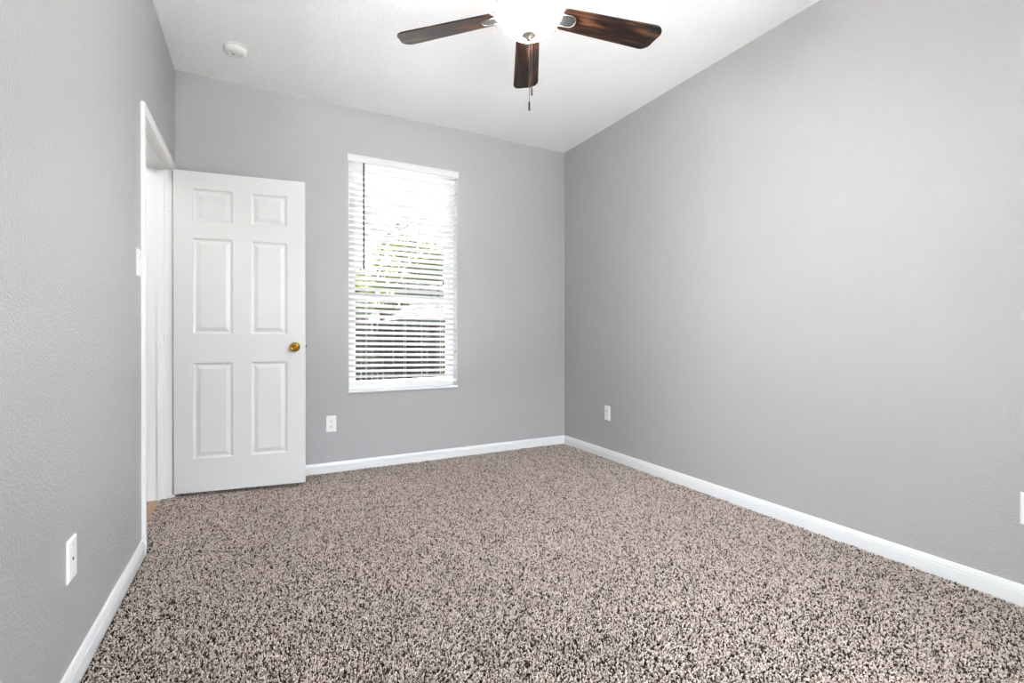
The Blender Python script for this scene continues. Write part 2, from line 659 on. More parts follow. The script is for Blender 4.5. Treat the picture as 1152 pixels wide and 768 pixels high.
def knob(side):
    """side -1: the face towards the camera, +1: the face towards the wall"""
    y0 = 0 if side < 0 else DT
    bm = bmesh.new()
    prof = [(0, 0.0), (0.032, 0.0), (0.032, 0.003), (0.028, 0.007), (0.014, 0.010), (0.0115, 0.016), (0.0115, 0.026), (0.016, 0.032),
            (0.024, 0.038), (0.0285, 0.047), (0.0285, 0.056), (0.025, 0.062), (0.017, 0.0645), (0.0145, 0.062), (0.0, 0.061)]
    lathe(bm, prof, 40)
    o = obj('knob', bm, M_brass, d1, True)
    o.rotation_euler = (R(90) if side < 0 else R(-90), 0, 0)
    o.location = (0.692, y0, 0.939)
    bm = bmesh.new()
    lathe(bm, [(0, 0.0605), (0.0115, 0.0605), (0.0115, 0.0625), (0.006, 0.0655), (0.0, 0.0655)], 28)
    i = obj('knob_button', bm, M_brassd, o, True)
    return o


knob(-1)
knob(1)
bm = bmesh.new()
box(bm, DW - 0.0005, DW + 0.0012, 0.005, 0.030, 0.915, 0.972)
pl = obj('latch_plate', bm, M_plate, d1)
bm = bmesh.new()
box(bm, DW + 0.0012, DW + 0.007, 0.010, 0.024, 0.933, 0.955)
obj('latch', bm, M_steel, d1)
rz = R(-7.98)
for hz in (1.822, 1.088, 0.356):
    bm = bmesh.new()
    # knuckle beside the hinge edge on the wall side of the door
    lathe(bm, [(0, hz - 0.046), (0.0045, hz - 0.045), (0.006, hz - 0.043), (0.006, hz + 0.043), (0.0045, hz + 0.045), (0, hz + 0.046)], 16, 0.004, DT + 0.0065)
    # leaf let into the door edge
    box(bm, -0.0012, 0.0005, 0.003, DT + 0.004, hz - 0.043, hz + 0.043)
    h = obj('hinge', bm, M_trim, d1)
    # leaf screwed to the jamb, in the door's own coordinates
    bm = bmesh.new()
    inv = Matrix.Rotation(-rz, 3, 'Z')
    vs = box(bm, XL - 0.040, XL - 0.001, DY1 - 0.0036, DY1 - 0.0002, hz - 0.043, hz + 0.043)
    for v in vs:
        v.co = inv @ (v.co - A)
    lf = obj('hinge_leaf', bm, M_trim, h)
    bm = bmesh.new()
    for sz, sx in ((-0.028, -0.017), (0.0, -0.028), (0.028, -0.017)):
        b2 = bmesh.new()
        lathe(b2, [(0, 0), (0.0035, 0), (0.003, 0.0008), (0, 0.0008)], 10)
        for f in b2.faces:
            pts = [inv @ (Vector((XL + sx + v.co.x, DY1 - 0.0036 - v.co.z, hz + sz + v.co.y)) - A) for v in f.verts]
            bm.faces.new([bm.verts.new(p) for p in pts])
        b2.free()
    obj('screws', bm, M_screw, h)

# ------------------------------------------------------------------ window blind
bl = empty('window_blind', (1.038, YB + 0.03, WZ1))
tag(bl, 'white horizontal slat blind half open in the window', 'blind')
SLX0, SLX1 = WX0 + 0.005, WX1 - 0.006
SY = YB + 0.028


def lean(x, z):
    """the blind hangs a little lower on its right side towards the bottom"""
    t = (2.33 - z) / 1.70
    return -t * (x - 1.038) * 0.022


bm = bmesh.new()
box(bm, SLX0, SLX1, SY - 0.026, SY + 0.026, 2.338, 2.384)
local(obj('headrail', bm, M_vinyl), bl)
bm = bmesh.new()
VP = [(0, 2.334), (-0.004, 2.336), (-0.008, 2.342), (-0.008, 2.376), (-0.012, 2.381), (-0.012, 2.387), (0, 2.387)]
extrude_profile(bm, VP, lambda a, b, s: (s, YB + a - 0.002, b), WX0 - 0.006, WX1 + 0.008)
local(obj('valance', bm, M_door), bl)
bm = bmesh.new()
PITCH, NS, TILT = 0.0424, 39, R(24)
for i in range(NS):
    zc = 2.305 - i * PITCH
    top = []
    for x in (SLX0, SLX1):
        row = []
        for k in range(7):
            s = -0.025 + 0.05 * k / 6
            crown = 0.0022 * (1 - (s / 0.025) ** 2)
            # local slat frame: s towards outside, crown up; room edge raised
            y = s * math.cos(TILT) + crown * math.sin(TILT)
            z = -s * math.sin(TILT) + crown * math.cos(TILT)
            row.append((x, SY + y, zc + z + lean(x, zc)))
        top.append(row)
    th = 0.0026
    V0 = [[bm.verts.new(p) for p in r_] for r_ in top]
    V1 = [[bm.verts.new((p[0], p[1] - th * math.sin(TILT), p[2] - th * math.cos(TILT))) for p in r_] for r_ in top]
    for k in range(6):
        bm.faces.new((V0[0][k], V0[1][k], V0[1][k + 1], V0[0][k + 1]))
        bm.faces.new((V1[0][k + 1], V1[1][k + 1], V1[1][k], V1[0][k]))
    for e_ in (0, 1):
        for k in range(6):
            bm.faces.new((V0[e_][k], V0[e_][k + 1], V1[e_][k + 1], V1[e_][k]))
    for k in (0, 6):
        bm.faces.new((V0[0][k], V1[0][k], V1[1][k], V0[1][k]))
local(obj('slats', bm, M_slat), bl)
bm = bmesh.new()
zb = 2.305 - NS * PITCH - 0.002
BR = [(-0.025, -0.008), (-0.025, 0.006), (-0.022, 0.009), (0.022, 0.009), (0.025, 0.006), (0.025, -0.008)]
A_ = [bm.verts.new((SLX0, SY + a, zb + b_ + lean(SLX0, zb))) for a, b_ in BR]
B_ = [bm.verts.new((SLX1, SY + a, zb + b_ + lean(SLX1, zb))) for a, b_ in BR]
for i in range(6):
    j = (i + 1) % 6
    bm.faces.new((A_[i], A_[j], B_[j], B_[i]))
bm.faces.new(A_)
bm.faces.new(B_)
local(obj('bottom_rail', bm, M_vinyl), bl)
for lx in (0.735, 1.038, 1.345):
    bm = bmesh.new()
    for sy in (-0.0245, 0.0245):
        tube(bm, [(lx, SY + sy, 2.338), (lx, SY + sy, zb + lean(lx, zb))], 0.0009, 5)
    local(obj('ladder_cord', bm, M_plate), bl)
bm = bmesh.new()
tube(bm, [(0.712, SY - 0.030, 2.336), (0.712, SY - 0.0315, 1.52)], 0.0062, 8)
lathe(bm, [(0, 1.515), (0.0055, 1.517), (0.0055, 1.55), (0.0042, 1.56)], 10, 0.712, SY - 0.0315)
M_wand = mat('wand_plastic', (0.07, 0.07, 0.072), 0.4, 0.5)
local(obj('tilt_wand', bm, M_wand), bl)
bm = bmesh.new()
tube(bm, [(1.352, SY - 0.030, 2.336), (1.352, SY - 0.032, 1.47)], 0.0011, 6)
o = local(obj('lift_cord', bm, M_plate), bl)
bm = bmesh.new()
lathe(bm, [(0, 1.475), (0.003, 1.474), (0.005, 1.462), (0.0075, 1.438), (0.005, 1.434), (0, 1.434)], 12, 1.352, SY - 0.032)
t = obj('tassel', bm, M_fob)
t.parent = o

# ------------------------------------------------------------------ ceiling fan
FX, FY = 1.049, 1.832
fan = empty('ceiling_fan', (FX, FY, H))
tag(fan, 'ceiling fan with dark wood blades and a lit white glass bowl', 'ceiling fan')
zf = lambda z: z - H
bm = bmesh.new()
lathe(bm, [(0, 0), (0.072, 0), (0.072, -0.014), (0.066, -0.030), (0.045, -0.055), (0.022, -0.064), (0, -0.064)], 48)
obj('canopy', bm, M_pewter, fan, True)
bm = bmesh.new()
lathe(bm, [(0.0, -0.060), (0.0125, -0.060), (0.0125, -0.118), (0.0, -0.118)], 24)
obj('downrod', bm, M_pewter, fan, True)
bm = bmesh.new()
lathe(bm, [(0, -0.100), (0.030, -0.102), (0.040, -0.112), (0.085, -0.122), (0.118, -0.142), (0.126, -0.168), (0.126, -0.190), (0.118, -0.212),
           (0.095, -0.228), (0.095, -0.240), (0, -0.240)], 56)
auto_smooth(obj('motor_housing', bm, M_pewter, fan), 40)
bm = bmesh.new()
lathe(bm, [(0, -0.236), (0.070, -0.240), (0.074, -0.250), (0.100, -0.258), (0.131, -0.266), (0.134, -0.272), (0.134, -0.283), (0.120, -0.287), (0, -0.287)], 56)
auto_smooth(obj('light_fitter', bm, M_pewter, fan), 40)
for k in range(3):
    a = R(27.78 - 90 + 8 + 120 * k)
    bm = bmesh.new()
    tube(bm, [(math.cos(a) * 0.130, math.sin(a) * 0.130, -0.277), (math.cos(a) * 0.146, math.sin(a) * 0.146, -0.277)], [0.004, 0.005], 10)
    obj('thumb_screw', bm, M_pewter, fan, True)
bm = bmesh.new()
bp = [(0.126, 2.462), (0.136, 2.457), (0.1405, 2.447), (0.1415, 2.437), (0.139, 2.420), (0.132, 2.400), (0.120, 2.380), (0.103, 2.362),
      (0.082, 2.348), (0.058, 2.339), (0.030, 2.335), (0, 2.334)]
lathe(bm, [(0, 2.462)] + bp, 64)
for v in bm.verts:
    v.co.z = zf(v.co.z)
obj('light_bowl', bm, M_bowl, fan, True)
bm = bmesh.new()
lathe(bm, [(0, zf(2.337)), (0.030, zf(2.336)), (0.032, zf(2.331)), (0.029, zf(2.327)), (0.022, zf(2.325)), (0.019, zf(2.319)), (0.012, zf(2.315)),
           (0.0115, zf(2.311)), (0.008, zf(2.306)), (0, zf(2.304))], 40)
obj('finial', bm, mat('finial_metal', (0.36, 0.31, 0.27), 0.35, 0.5, 0.8), fan, True)
for (cx, cy, zend) in ((0.0, -0.003, 2.014), (0.0125, -0.004, 2.082)):
    bm = bmesh.new()
    z = 2.307
    while z > zend + 0.03:
        tube(bm, [(cx, cy, zf(z)), (cx, cy, zf(z - 0.0026))], 0.0010, 6)
        z -= 0.0036
    tube(bm, [(cx, cy, zf(2.31)), (cx, cy, zf(zend + 0.024))], 0.0006, 5)
    ch = obj('pull_chain', bm, M_chain, fan)
    bm = bmesh.new()
    lathe(bm, [(0, zf(zend + 0.028)), (0.002, zf(zend + 0.027)), (0.0036, zf(zend + 0.021)), (0.0036, zf(zend - 0.010)), (0.0025, zf(zend - 0.013)), (0, zf(zend - 0.013))], 12, cx, cy)
    obj('fob', bm, M_fob, ch)

# one blade (along +x), then four copies
B0, B1, BWR, BWT = 0.148, 0.652, 0.056, 0.071
ZB = 2.436 - H


def blade_outline():
    p = []
    n_ = 8
    r1, r2, rr = 0.045, 0.050, 0.022
    p.append((B0, -BWR + rr))
    for k in range(n_ + 1):
        a = R(180 + 90 * k / n_)
        p.append((B0 + rr + rr * math.cos(a), -BWR + rr + rr * math.sin(a)))
    for k in range(n_ + 1):
        a = R(270 + 90 * k / n_)
        p.append((B1 - r1 + r1 * math.cos(a), -BWT + r1 + r1 * math.sin(a)))
    for k in range(n_ + 1):
        a = R(90 * k / n_)
        p.append((B1 - 0.012 - r2 + r2 * math.cos(a), BWT - r2 + r2 * math.sin(a)))
    for k in range(n_ + 1):
        a = R(90 + 90 * k / n_)
        p.append((B0 + rr + rr * math.cos(a), BWR - rr + rr * math.sin(a)))
    out = []
    for q in p:
        if not out or (abs(out[-1][0] - q[0]) + abs(out[-1][1] - q[1])) > 1e-5:
            out.append(q)
    if abs(out[0][0] - out[-1][0]) + abs(out[0][1] - out[-1][1]) < 1e-5:
        out.pop()
    return out


bm = bmesh.new()
ol = blade_outline()
lo = [bm.verts.new((x, y, -0.003)) for x, y in ol]
hi = [bm.verts.new((x, y, 0.003)) for x, y in ol]
bm.faces.new(lo[::-1])
bm.faces.new(hi)
for i in range(len(ol)):
    j = (i + 1) % len(ol)
    bm.faces.new((lo[i], lo[j], hi[j], hi[i]))
blade = obj('blade', bm, M_blade, fan)
bevel(blade, 0.0012, 2)
# blade iron: plate under the blade with a rounded end, a raised paler rim, and an arm up to the motor
bm = bmesh.new()


def iron_poly(s, x1):
    pts = [(0.150, -0.030 * s), (x1 - 0.030, -0.030 * s)]
    for k in range(1, 12):
        a = R(-90 + 180 * k / 12)
        pts.append((x1 - 0.030 + 0.030 * math.cos(a), 0.030 * s * math.sin(a)))
    pts += [(x1 - 0.030, 0.030 * s), (0.150, 0.030 * s)]
    return pts


def plate(bm, pts, z0, z1):
    a = [bm.verts.new((x, y, z0)) for x, y in pts]
    c = [bm.verts.new((x, y, z1)) for x, y in pts]
    bm.faces.new(a[::-1])
    bm.faces.new(c)
    for i in range(len(pts)):
        j = (i + 1) % len(pts)
        bm.faces.new((a[i], a[j], c[j], c[i]))


plate(bm, iron_poly(0.86, 0.218), -0.0095, -0.0032)
# arm
arm = [(0.155, -0.006, 0.022), (0.142, 0.010, 0.018), (0.128, 0.034, 0.016), (0.105, 0.052, 0.018), (0.088, 0.056, 0.022)]
prev = None
for x, z, hw in arm:
    ring = [bm.verts.new((x, -hw, z - 0.003)), bm.verts.new((x, hw, z - 0.003)), bm.verts.new((x, hw, z + 0.003)), bm.verts.new((x, -hw, z + 0.003))]
    if prev:
        for i in range(4):
            j = (i + 1) % 4
            bm.faces.new((prev[i], prev[j], ring[j], ring[i]))
    else:
        bm.faces.new(ring)
    prev = ring
bm.faces.new(prev[::-1])
iron = obj('blade_iron', bm, M_pewter, blade)
bm = bmesh.new()
rim_pts = [(x, y, -0.0085) for x, y in iron_poly(1.0, 0.222)]
tube(bm, rim_pts, 0.0021, 6)
rim = obj('iron_rim', bm, M_pewter_l, blade, True)
blades = [blade]
for k in range(1, 5):
    nb = blade.copy()
    C.objects.link(nb)
    nb.parent = fan
    for ch in (iron, rim):
        c2 = ch.copy()
        C.objects.link(c2)
        c2.parent = nb
    blades.append(nb)
for k, o in enumerate(blades):
    az = R(90 - 27.783 - 0.3 + 72 * k)      # 0: straight away from the photographer
    o.location = (0, 0, ZB)
    o.rotation_euler = (Matrix.Rotation(az, 3, 'Z') @ Matrix.Rotation(R(-12.0), 3, 'X')).to_euler()

# ------------------------------------------------------------------ smoke detector
sd = empty('smoke_detector', (-0.122, 3.328, H))
tag(sd, 'round white smoke detector on the ceiling near the door', 'smoke detector')
bm = bmesh.new()
lathe(bm, [(0, 0), (0.066, 0), (0.066, -0.007), (0, -0.007)], 48)
obj('base_ring', bm, M_detector, sd)
bm = bmesh.new()
lathe(bm, [(0, -0.009), (0.061, -0.0095), (0.062, -0.012), (0.060, -0.024), (0.050, -0.033), (0.038, -0.036), (0.036, -0.0335), (0.026, -0.0335), (0.024, -0.037), (0, -0.038)], 48)
auto_smooth(obj('cover', bm, M_detector, sd), 50)
bm = bmesh.new()
lathe(bm, [(0, -0.0065), (0.056, -0.0065), (0.056, -0.0105), (0, -0.0105)], 40)
obj('vent_gap', bm, M_dark, sd)
bm = bmesh.new()
lathe(bm, [(0, -0.0375), (0.009, -0.0375), (0.009, -0.040), (0, -0.040)], 20, -0.012, 0.008)
obj('test_button', bm, mat('button_grey', (0.5, 0.5, 0.5), 0.5), sd)

# ------------------------------------------------------------------ outlets, cable plate, switch
PW, PH, PT = 0.0720, 0.1210, 0.0062


def cover_plate(name, parent, w=PW, h=PH):
    bm = bmesh.new()
    hw, hh = w / 2, h / 2
    lv = [(1.0, 0.0), (1.0, 0.0015), (0.0, 0.0)]
    a = [bm.verts.new((x, 0, z)) for x, z in ((-hw, -hh), (hw, -hh), (hw, hh), (-hw, hh))]
    b2 = [bm.verts.new((x, -0.0022, z)) for x, z in ((-hw, -hh), (hw, -hh), (hw, hh), (-hw, hh))]
    k = 0.005
    c = [bm.verts.new((x, -PT, z)) for x, z in ((-hw + k, -hh + k), (hw - k, -hh + k), (hw - k, hh - k), (-hw + k, hh - k))]
    for p, q in ((a, b2), (b2, c)):
        for i in range(4):
            j = (i + 1) % 4
            bm.faces.new((p[i], p[j], q[j], q[i]))
    bm.faces.new(a)
    bm.faces.new(c[::-1])
    return obj(name, bm, M_plate, parent)


def disc_y(bm, x, z, r, y0, y1, seg=14):
    a = [bm.verts.new((x + r * math.cos(2 * math.pi * i / seg), y0, z + r * math.sin(2 * math.pi * i / seg))) for i in range(seg)]
    c = [bm.verts.new((x + r * math.cos(2 * math.pi * i / seg), y1, z + r * math.sin(2 * math.pi * i / seg))) for i in range(seg)]
    bm.faces.new(a)
    bm.faces.new(c[::-1])
    for i in range(seg):
        j = (i + 1) % seg
        bm.faces.new((a[i], a[j], c[j], c[i]))


def outlet(loc, rz, label):
    """plate in the local xz plane, facing -y"""
    t = empty('wall_outlet', loc, rz)
    tag(t, label, 'outlet', 'white duplex outlets low on the walls')
    cover_plate('cover_plate', t)
    for s in (1, -1):
        zc = s * 0.0195
        bm = bmesh.new()
        pts = []
        for k in range(24):
            a = 2 * math.pi * k / 24
            pts.append((0.0172 * math.cos(a), max(-0.0128, min(0.0128, 0.0172 * math.sin(a)))))
        a = [bm.verts.new((x, -PT + 0.001, zc + z)) for x, z in pts]
        c = [bm.verts.new((x * 0.96, -PT - 0.0016, zc + z * 0.96)) for x, z in pts]
        bm.faces.new(a)
        bm.faces.new(c[::-1])
        for i in range(24):
            j = (i + 1) % 24
            bm.faces.new((a[i], a[j], c[j], c[i]))
        r_ = obj('receptacle', bm, M_plate, t)
        bm = bmesh.new()
        y0, y1 = -PT - 0.0010, -PT - 0.0020
        box(bm, -0.0075, -0.0050, y1, y0, zc + 0.000, zc + 0.0080)
        box(bm, 0.0050, 0.0075, y1, y0, zc + 0.001, zc + 0.0075)
        disc_y(bm, 0, zc - 0.0065, 0.0030, y0, y1)
        obj('slots', bm, M_dark, r_)
    bm = bmesh.new()
    disc_y(bm, 0, 0, 0.0032, -PT + 0.0005, -PT - 0.0012)
    obj('screw', bm, M_screw, t)
    return t


outlet((0.474, YB, 0.358), 0.0, 'white duplex outlet on the back wall between the door and window')
outlet((XR, 3.156, 0.372), R(-90), 'white duplex outlet on the right wall near the back corner')
outlet((XR, 0.676, 0.362), R(-90), 'white outlet cut off by the right edge of the photo')

t = empty('cable_wall_plate', (XL, 1.815, 0.373), R(-90))
t.rotation_euler = (0, 0, R(90))
tag(t, 'white wall plate with a single centre hole on the left wall', 'wall plate')
t.rotation_euler = (0, 0, R(90))
cover_plate('cover_plate', t)
bm = bmesh.new()
disc_y(bm, 0, 0, 0.0052, -PT + 0.0004, -PT - 0.0006, 18)
obj('cable_hole', bm, M_dark, t)
for s in (1, -1):
    bm = bmesh.new()
    disc_y(bm, 0, s * 0.0415, 0.0032, -PT + 0.0005, -PT - 0.0010)
    obj('screw', bm, M_screw, t)

t = empty('light_switch', (XL, 2.700, 1.345), R(-90) + math.pi)
t.rotation_euler = (0, 0, R(90))
tag(t, 'white toggle light switch beside the door casing', 'light switch')
cover_plate('cover_plate', t)
bm = bmesh.new()
tg = [(-0.004, -0.011), (0.004, -0.011), (0.004, 0.011), (-0.004, 0.011)]
a = [bm.verts.new((x, -PT + 0.001, z)) for x, z in tg]
c = [bm.verts.new((x * 0.85, -PT - 0.013, z * 0.35 + 0.009)) for x, z in tg]
bm.faces.new(a)
bm.faces.new(c[::-1])
for i in range(4):
    j = (i + 1) % 4
    bm.faces.new((a[i], a[j], c[j], c[i]))
obj('toggle', bm, M_plate, t)
for s in (1, -1):
    bm = bmesh.new()
    disc_y(bm, 0, s * 0.030, 0.0032, -PT + 0.0005, -PT - 0.0010)
    obj('screw', bm, M_screw, t)

# ------------------------------------------------------------------ carpet pile
rng = np.random.default_rng(11)


def np_mesh(name, V, F, m, attr=None):
    me = bpy.data.meshes.new(name)
    F = np.asarray(F, dtype=np.int32)
    me.vertices.add(len(V))
    me.vertices.foreach_set('co', np.ascontiguousarray(V, dtype=np.float32).ravel())
    k = F.shape[1]
    me.loops.add(F.size)
    me.loops.foreach_set('vertex_index', F.ravel())
    me.polygons.add(len(F))
    me.polygons.foreach_set('loop_start', np.arange(0, F.size, k, dtype=np.int32))
    me.polygons.foreach_set('loop_total', np.full(len(F), k, dtype=np.int32))
    if attr is not None:
        at_ = me.attributes.new('yarn', 'FLOAT', 'POINT')
        at_.data.foreach_set('value', np.ascontiguousarray(attr, dtype=np.float32))
    me.update(calc_edges=True)
    me.materials.append(m)
    o = bpy.data.objects.new(name, me)
    C.objects.link(o)
    return o


def smooth_noise(x, y, cell, seed):
    g = np.random.default_rng(seed).normal(size=(64, 64))
    fx, fy = (x + 3) / cell, (y + 3) / cell
    ix, iy = np.floor(fx).astype(int), np.floor(fy).astype(int)
    tx, ty = fx - ix, fy - iy
    tx, ty = tx * tx * (3 - 2 * tx), ty * ty * (3 - 2 * ty)
    G = lambda a, b_: g[a % 64, b_ % 64]
    return (G(ix, iy) * (1 - tx) + G(ix + 1, iy) * tx) * (1 - ty) + (G(ix, iy + 1) * (1 - tx) + G(ix + 1, iy + 1) * tx) * ty


def grid(x0, x1, y0, y1, st):
    gx, gy = np.meshgrid(np.arange(x0 + st / 2, x1, st), np.arange(y0 + st / 2, y1, st))
    return np.stack([gx.ravel(), gy.ravel()], 1)


pieces, steps_ = [], []
for st, x0, x1, y0, y1 in ((0.0054, XL + 0.019, XR - 0.019, 0.55, YB - 0.019), (0.0085, XL + 0.019, XR - 0.019, YR + 0.02, 0.55),
                           (0.0054, XL - 0.058, XL + 0.014, DY0 + 0.010, DY1 - 0.012)):
    g_ = grid(x0, x1, y0, y1, st)
    pieces.append(g_ + rng.uniform(-0.45, 0.45, g_.shape) * st)
    steps_.append(np.full(len(g_), st / 0.0054))
P = np.concatenate(pieces)
big = np.concatenate(steps_)
N = len(P)
px, py = P[:, 0], P[:, 1]
# each tuft leans in its own direction, with broad brushed areas of the pile
dirn = rng.uniform(0, 2 * np.pi, N)
lean_amt = rng.uniform(0.25, 1.0, N)
bx = 0.55 * smooth_noise(px, py, 0.45, 3) + 0.5 * smooth_noise(px, py, 0.16, 4)
by = 0.55 * smooth_noise(px, py, 0.45, 5) + 0.5 * smooth_noise(px, py, 0.16, 6)
lx = np.cos(dirn) * lean_amt + 0.50 * bx
ly = np.sin(dirn) * lean_amt + 0.50 * by
hgt = 0.0068 + 0.0046 * rng.random(N) + 0.0012 * smooth_noise(px, py, 0.05, 7)
zb0 = -0.0100
wdt = rng.uniform(0.0013, 0.0022, N) * big
ln = np.sqrt(lx * lx + ly * ly) + 1e-6
ux, uy = lx / ln, ly / ln
tip = np.stack([px + lx * 0.0062, py + ly * 0.0062, zb0 + hgt], 1)
bas = np.stack([px, py, np.full(N, zb0)], 1)
phi = rng.uniform(0, 2 * np.pi, N)
V = np.empty((N, 6, 3))
for k in range(3):
    a = phi + k * 2 * np.pi / 3
    off = np.stack([np.cos(a), np.sin(a), np.zeros(N)], 1)
    V[:, k] = bas + off * (wdt * 0.9)[:, None]
reach = rng.uniform(0.0022, 0.0056, N) * big
droop = rng.uniform(0.0008, 0.0042, N)
V[:, 3] = tip + np.stack([-uy * wdt * 1.05 - ux * 0.0012, ux * wdt * 1.05 - uy * 0.0012, np.zeros(N)], 1)
V[:, 4] = tip + np.stack([ux * reach, uy * reach, -droop], 1)
V[:, 5] = tip + np.stack([uy * wdt * 1.05 - ux * 0.0012, -ux * wdt * 1.05 - uy * 0.0012, np.zeros(N)], 1)
V[:, :, 0] = np.clip(V[:, :, 0], None, XR - 0.0135)
V[:, :, 0] = np.where((px > XL + 0.014)[:, None], np.maximum(V[:, :, 0], np.where((py > DY0) & (py < DY1), XL - 0.1, XL + 0.0135)[:, None]), V[:, :, 0])
V[:, :, 1] = np.clip(V[:, :, 1], YR + 0.0135, YB - 0.0135)
tri = []
for k in range(3):
    j = (k + 1) % 3
    tri += [(k, j, 3 + j), (k, 3 + j, 3 + k)]
tri.append((3, 4, 5))
tri = np.array(tri)
F = (np.arange(N)[:, None, None] * 6 + tri[None]).reshape(-1, 3)
yarn = rng.random(N)
carpet = np_mesh('carpet_pile', V.reshape(-1, 3), F, M_yarn, np.repeat(yarn, 6))
tag(carpet, 'speckled beige and brown frieze carpet covering the whole floor', 'carpet', kind='stuff')

# ------------------------------------------------------------------ outside
M_grass = tint(mat('grass', (0.05, 0.09, 0.03), 0.9, 0.1), 3.0, (0.035, 0.042, 0.03), (0.075, 0.088, 0.055))
bm = bmesh.new()
box(bm, -45, 60, -45, 70, -0.60, -0.32)
tag(obj('ground', bm, M_grass), kind='structure')

M_conc = tint(mat('bounce_concrete', (0.6, 0.6, 0.59), 0.9, 0.1), 2.0, (0.58, 0.575, 0.565), (0.66, 0.655, 0.645))
for px0, px1, py0, py1 in ((-3.5, 6.0, 4.80, 8.0), (-7.0, -0.62, -5.0, 1.18), (2.70, 9.0, -5.0, 3.9), (-0.62, 2.70, -9.0, -0.55)):
    bm = bmesh.new()
    box(bm, px0, px1, py0, py1, -0.33, -0.28)
    tag(obj('bounce_slab', bm, M_conc), kind='structure')  # pale unseen slabs added to bounce daylight up to the ceiling

M_fence = tint(mat('fence_wood', (0.05, 0.04, 0.035), 0.9, 0.1), 4.0, (0.007, 0.006, 0.006), (0.018, 0.015, 0.014), stretch=(8, 8, 0.6))
M_gatew = tint(mat('gate_wood', (0.2, 0.15, 0.1), 0.9, 0.1), 4.0, (0.030, 0.022, 0.017), (0.07, 0.052, 0.038), stretch=(8, 8, 0.6))
rnd = random.Random(5)


def fence(name, x0, x1, y, ztop, m, label):
    t = empty(name, (x0, y, -0.32))
    tag(t, label, 'fence')
    bm = bmesh.new()
    x = x0
    while x < x1 - 0.05:
        w = 0.138
        zt = ztop + rnd.uniform(-0.012, 0.012)
        yy = y + rnd.uniform(-0.004, 0.004)
        p = [(x, -0.30), (x + w, -0.30), (x + w, zt - 0.03), (x + w - 0.03, zt), (x + 0.03, zt), (x, zt - 0.03)]
        a = [bm.verts.new((q[0], yy, q[1])) for q in p]
        c = [bm.verts.new((q[0], yy + 0.018, q[1])) for q in p]
        bm.faces.new(a)
        bm.faces.new(c[::-1])
        for i in range(6):
            j = (i + 1) % 6
            bm.faces.new((a[i], a[j], c[j], c[i]))
        x += w + rnd.choice((0.004, 0.006, 0.012, 0.022, 0.03))
    local(obj('pickets', bm, m), t)
    for z in (0.0, 0.60, 1.20):
        bm = bmesh.new()
        box(bm, x0, x1, y + 0.024, y + 0.062, z, z + 0.09)
        local(obj('rail', bm, m), t)
    xx = x0
    while xx <= x1:
        bm = bmesh.new()
        box(bm, xx - 0.045, xx + 0.045, y + 0.064, y + 0.154, -0.32, ztop - 0.05)
        local(obj('post', bm, m), t)
        xx += 2.4
    return t


fence('wood_fence', -7.0, 4.86, 14.5, 1.44, M_fence, 'dark weathered picket fence beyond the window')
fence('wood_fence', 4.93, 12.0, 14.5, 1.44, M_gatew, 'lighter brown picket fence section at the right of the window view')

M_bark = tint(mat('bark', (0.08, 0.06, 0.05), 0.9, 0.1), 6, (0.05, 0.035, 0.03), (0.12, 0.09, 0.07))


def leaf_mat(name, c):
    m = mat(name, c, 0.5, 0.3)
    n, l, b = nodes(m)
    t_ = n.new('ShaderNodeBsdfTranslucent')
    t_.inputs['Color'].default_value = (c[0] * 1.8, c[1] * 1.7, c[2] * 0.9, 1)
    x_ = n.new('ShaderNodeMixShader')
    x_.inputs[0].default_value = 0.5
    l.new(b.outputs[0], x_.inputs[1])
    l.new(t_.outputs[0], x_.inputs[2])
    l.new(x_.outputs[0], n['Material Output'].inputs['Surface'])
    return m


M_leaf_y = leaf_mat('leaf_yellow_green', (0.052, 0.064, 0.008))
M_leaf_g = leaf_mat('leaf_green', (0.024, 0.032, 0.014))


def tree(name, base, blobs, trunk_h, m, label, n_leaf, size, seed):
    rg = np.random.default_rng(seed)
    t = empty(name, base)
    tag(t, label, 'tree', 'trees beyond the fence')
    bm = bmesh.new()
    tube(bm, [(0, 0, -0.1), (0.06, 0.02, trunk_h * 0.5), (0.0, 0.05, trunk_h)], [0.20, 0.15, 0.11], 10)
    for bx_, by_, bz_, br_ in blobs:
        tube(bm, [(0, 0.03, trunk_h * 0.85), (bx_ * 0.5, by_ * 0.5, (trunk_h + bz_) / 2), (bx_, by_, bz_)], [0.08, 0.05, 0.02], 7)
    obj('trunk', bm, M_bark, t)
    w = np.array([b_[3] ** 2 for b_ in blobs])
    idx = rg.choice(len(blobs), n_leaf, p=w / w.sum())
    c = np.array(blobs)[idx]
    d = rg.normal(size=(n_leaf, 3))
    d /= np.linalg.norm(d, axis=1)[:, None]
    rad = c[:, 3] * rg.uniform(0.35, 1.05, n_leaf)
    pos = c[:, :3] + d * rad[:, None] * np.array([1, 1, 0.8])
    u = rg.normal(size=(n_leaf, 3))
    u /= np.linalg.norm(u, axis=1)[:, None]
    v = np.cross(u, rg.normal(size=(n_leaf, 3)))
    v /= np.linalg.norm(v, axis=1)[:, None]
    s = size * rg.uniform(0.6, 1.3, n_leaf)[:, None]
    VV = np.stack([pos - u * s, pos - v * s * 0.45, pos + u * s, pos + v * s * 0.45], 1).reshape(-1, 3)
    FF = np.arange(n_leaf * 4).reshape(-1, 4)
    o = np_mesh('foliage', VV, FF, m)
    o.parent = t
    return t


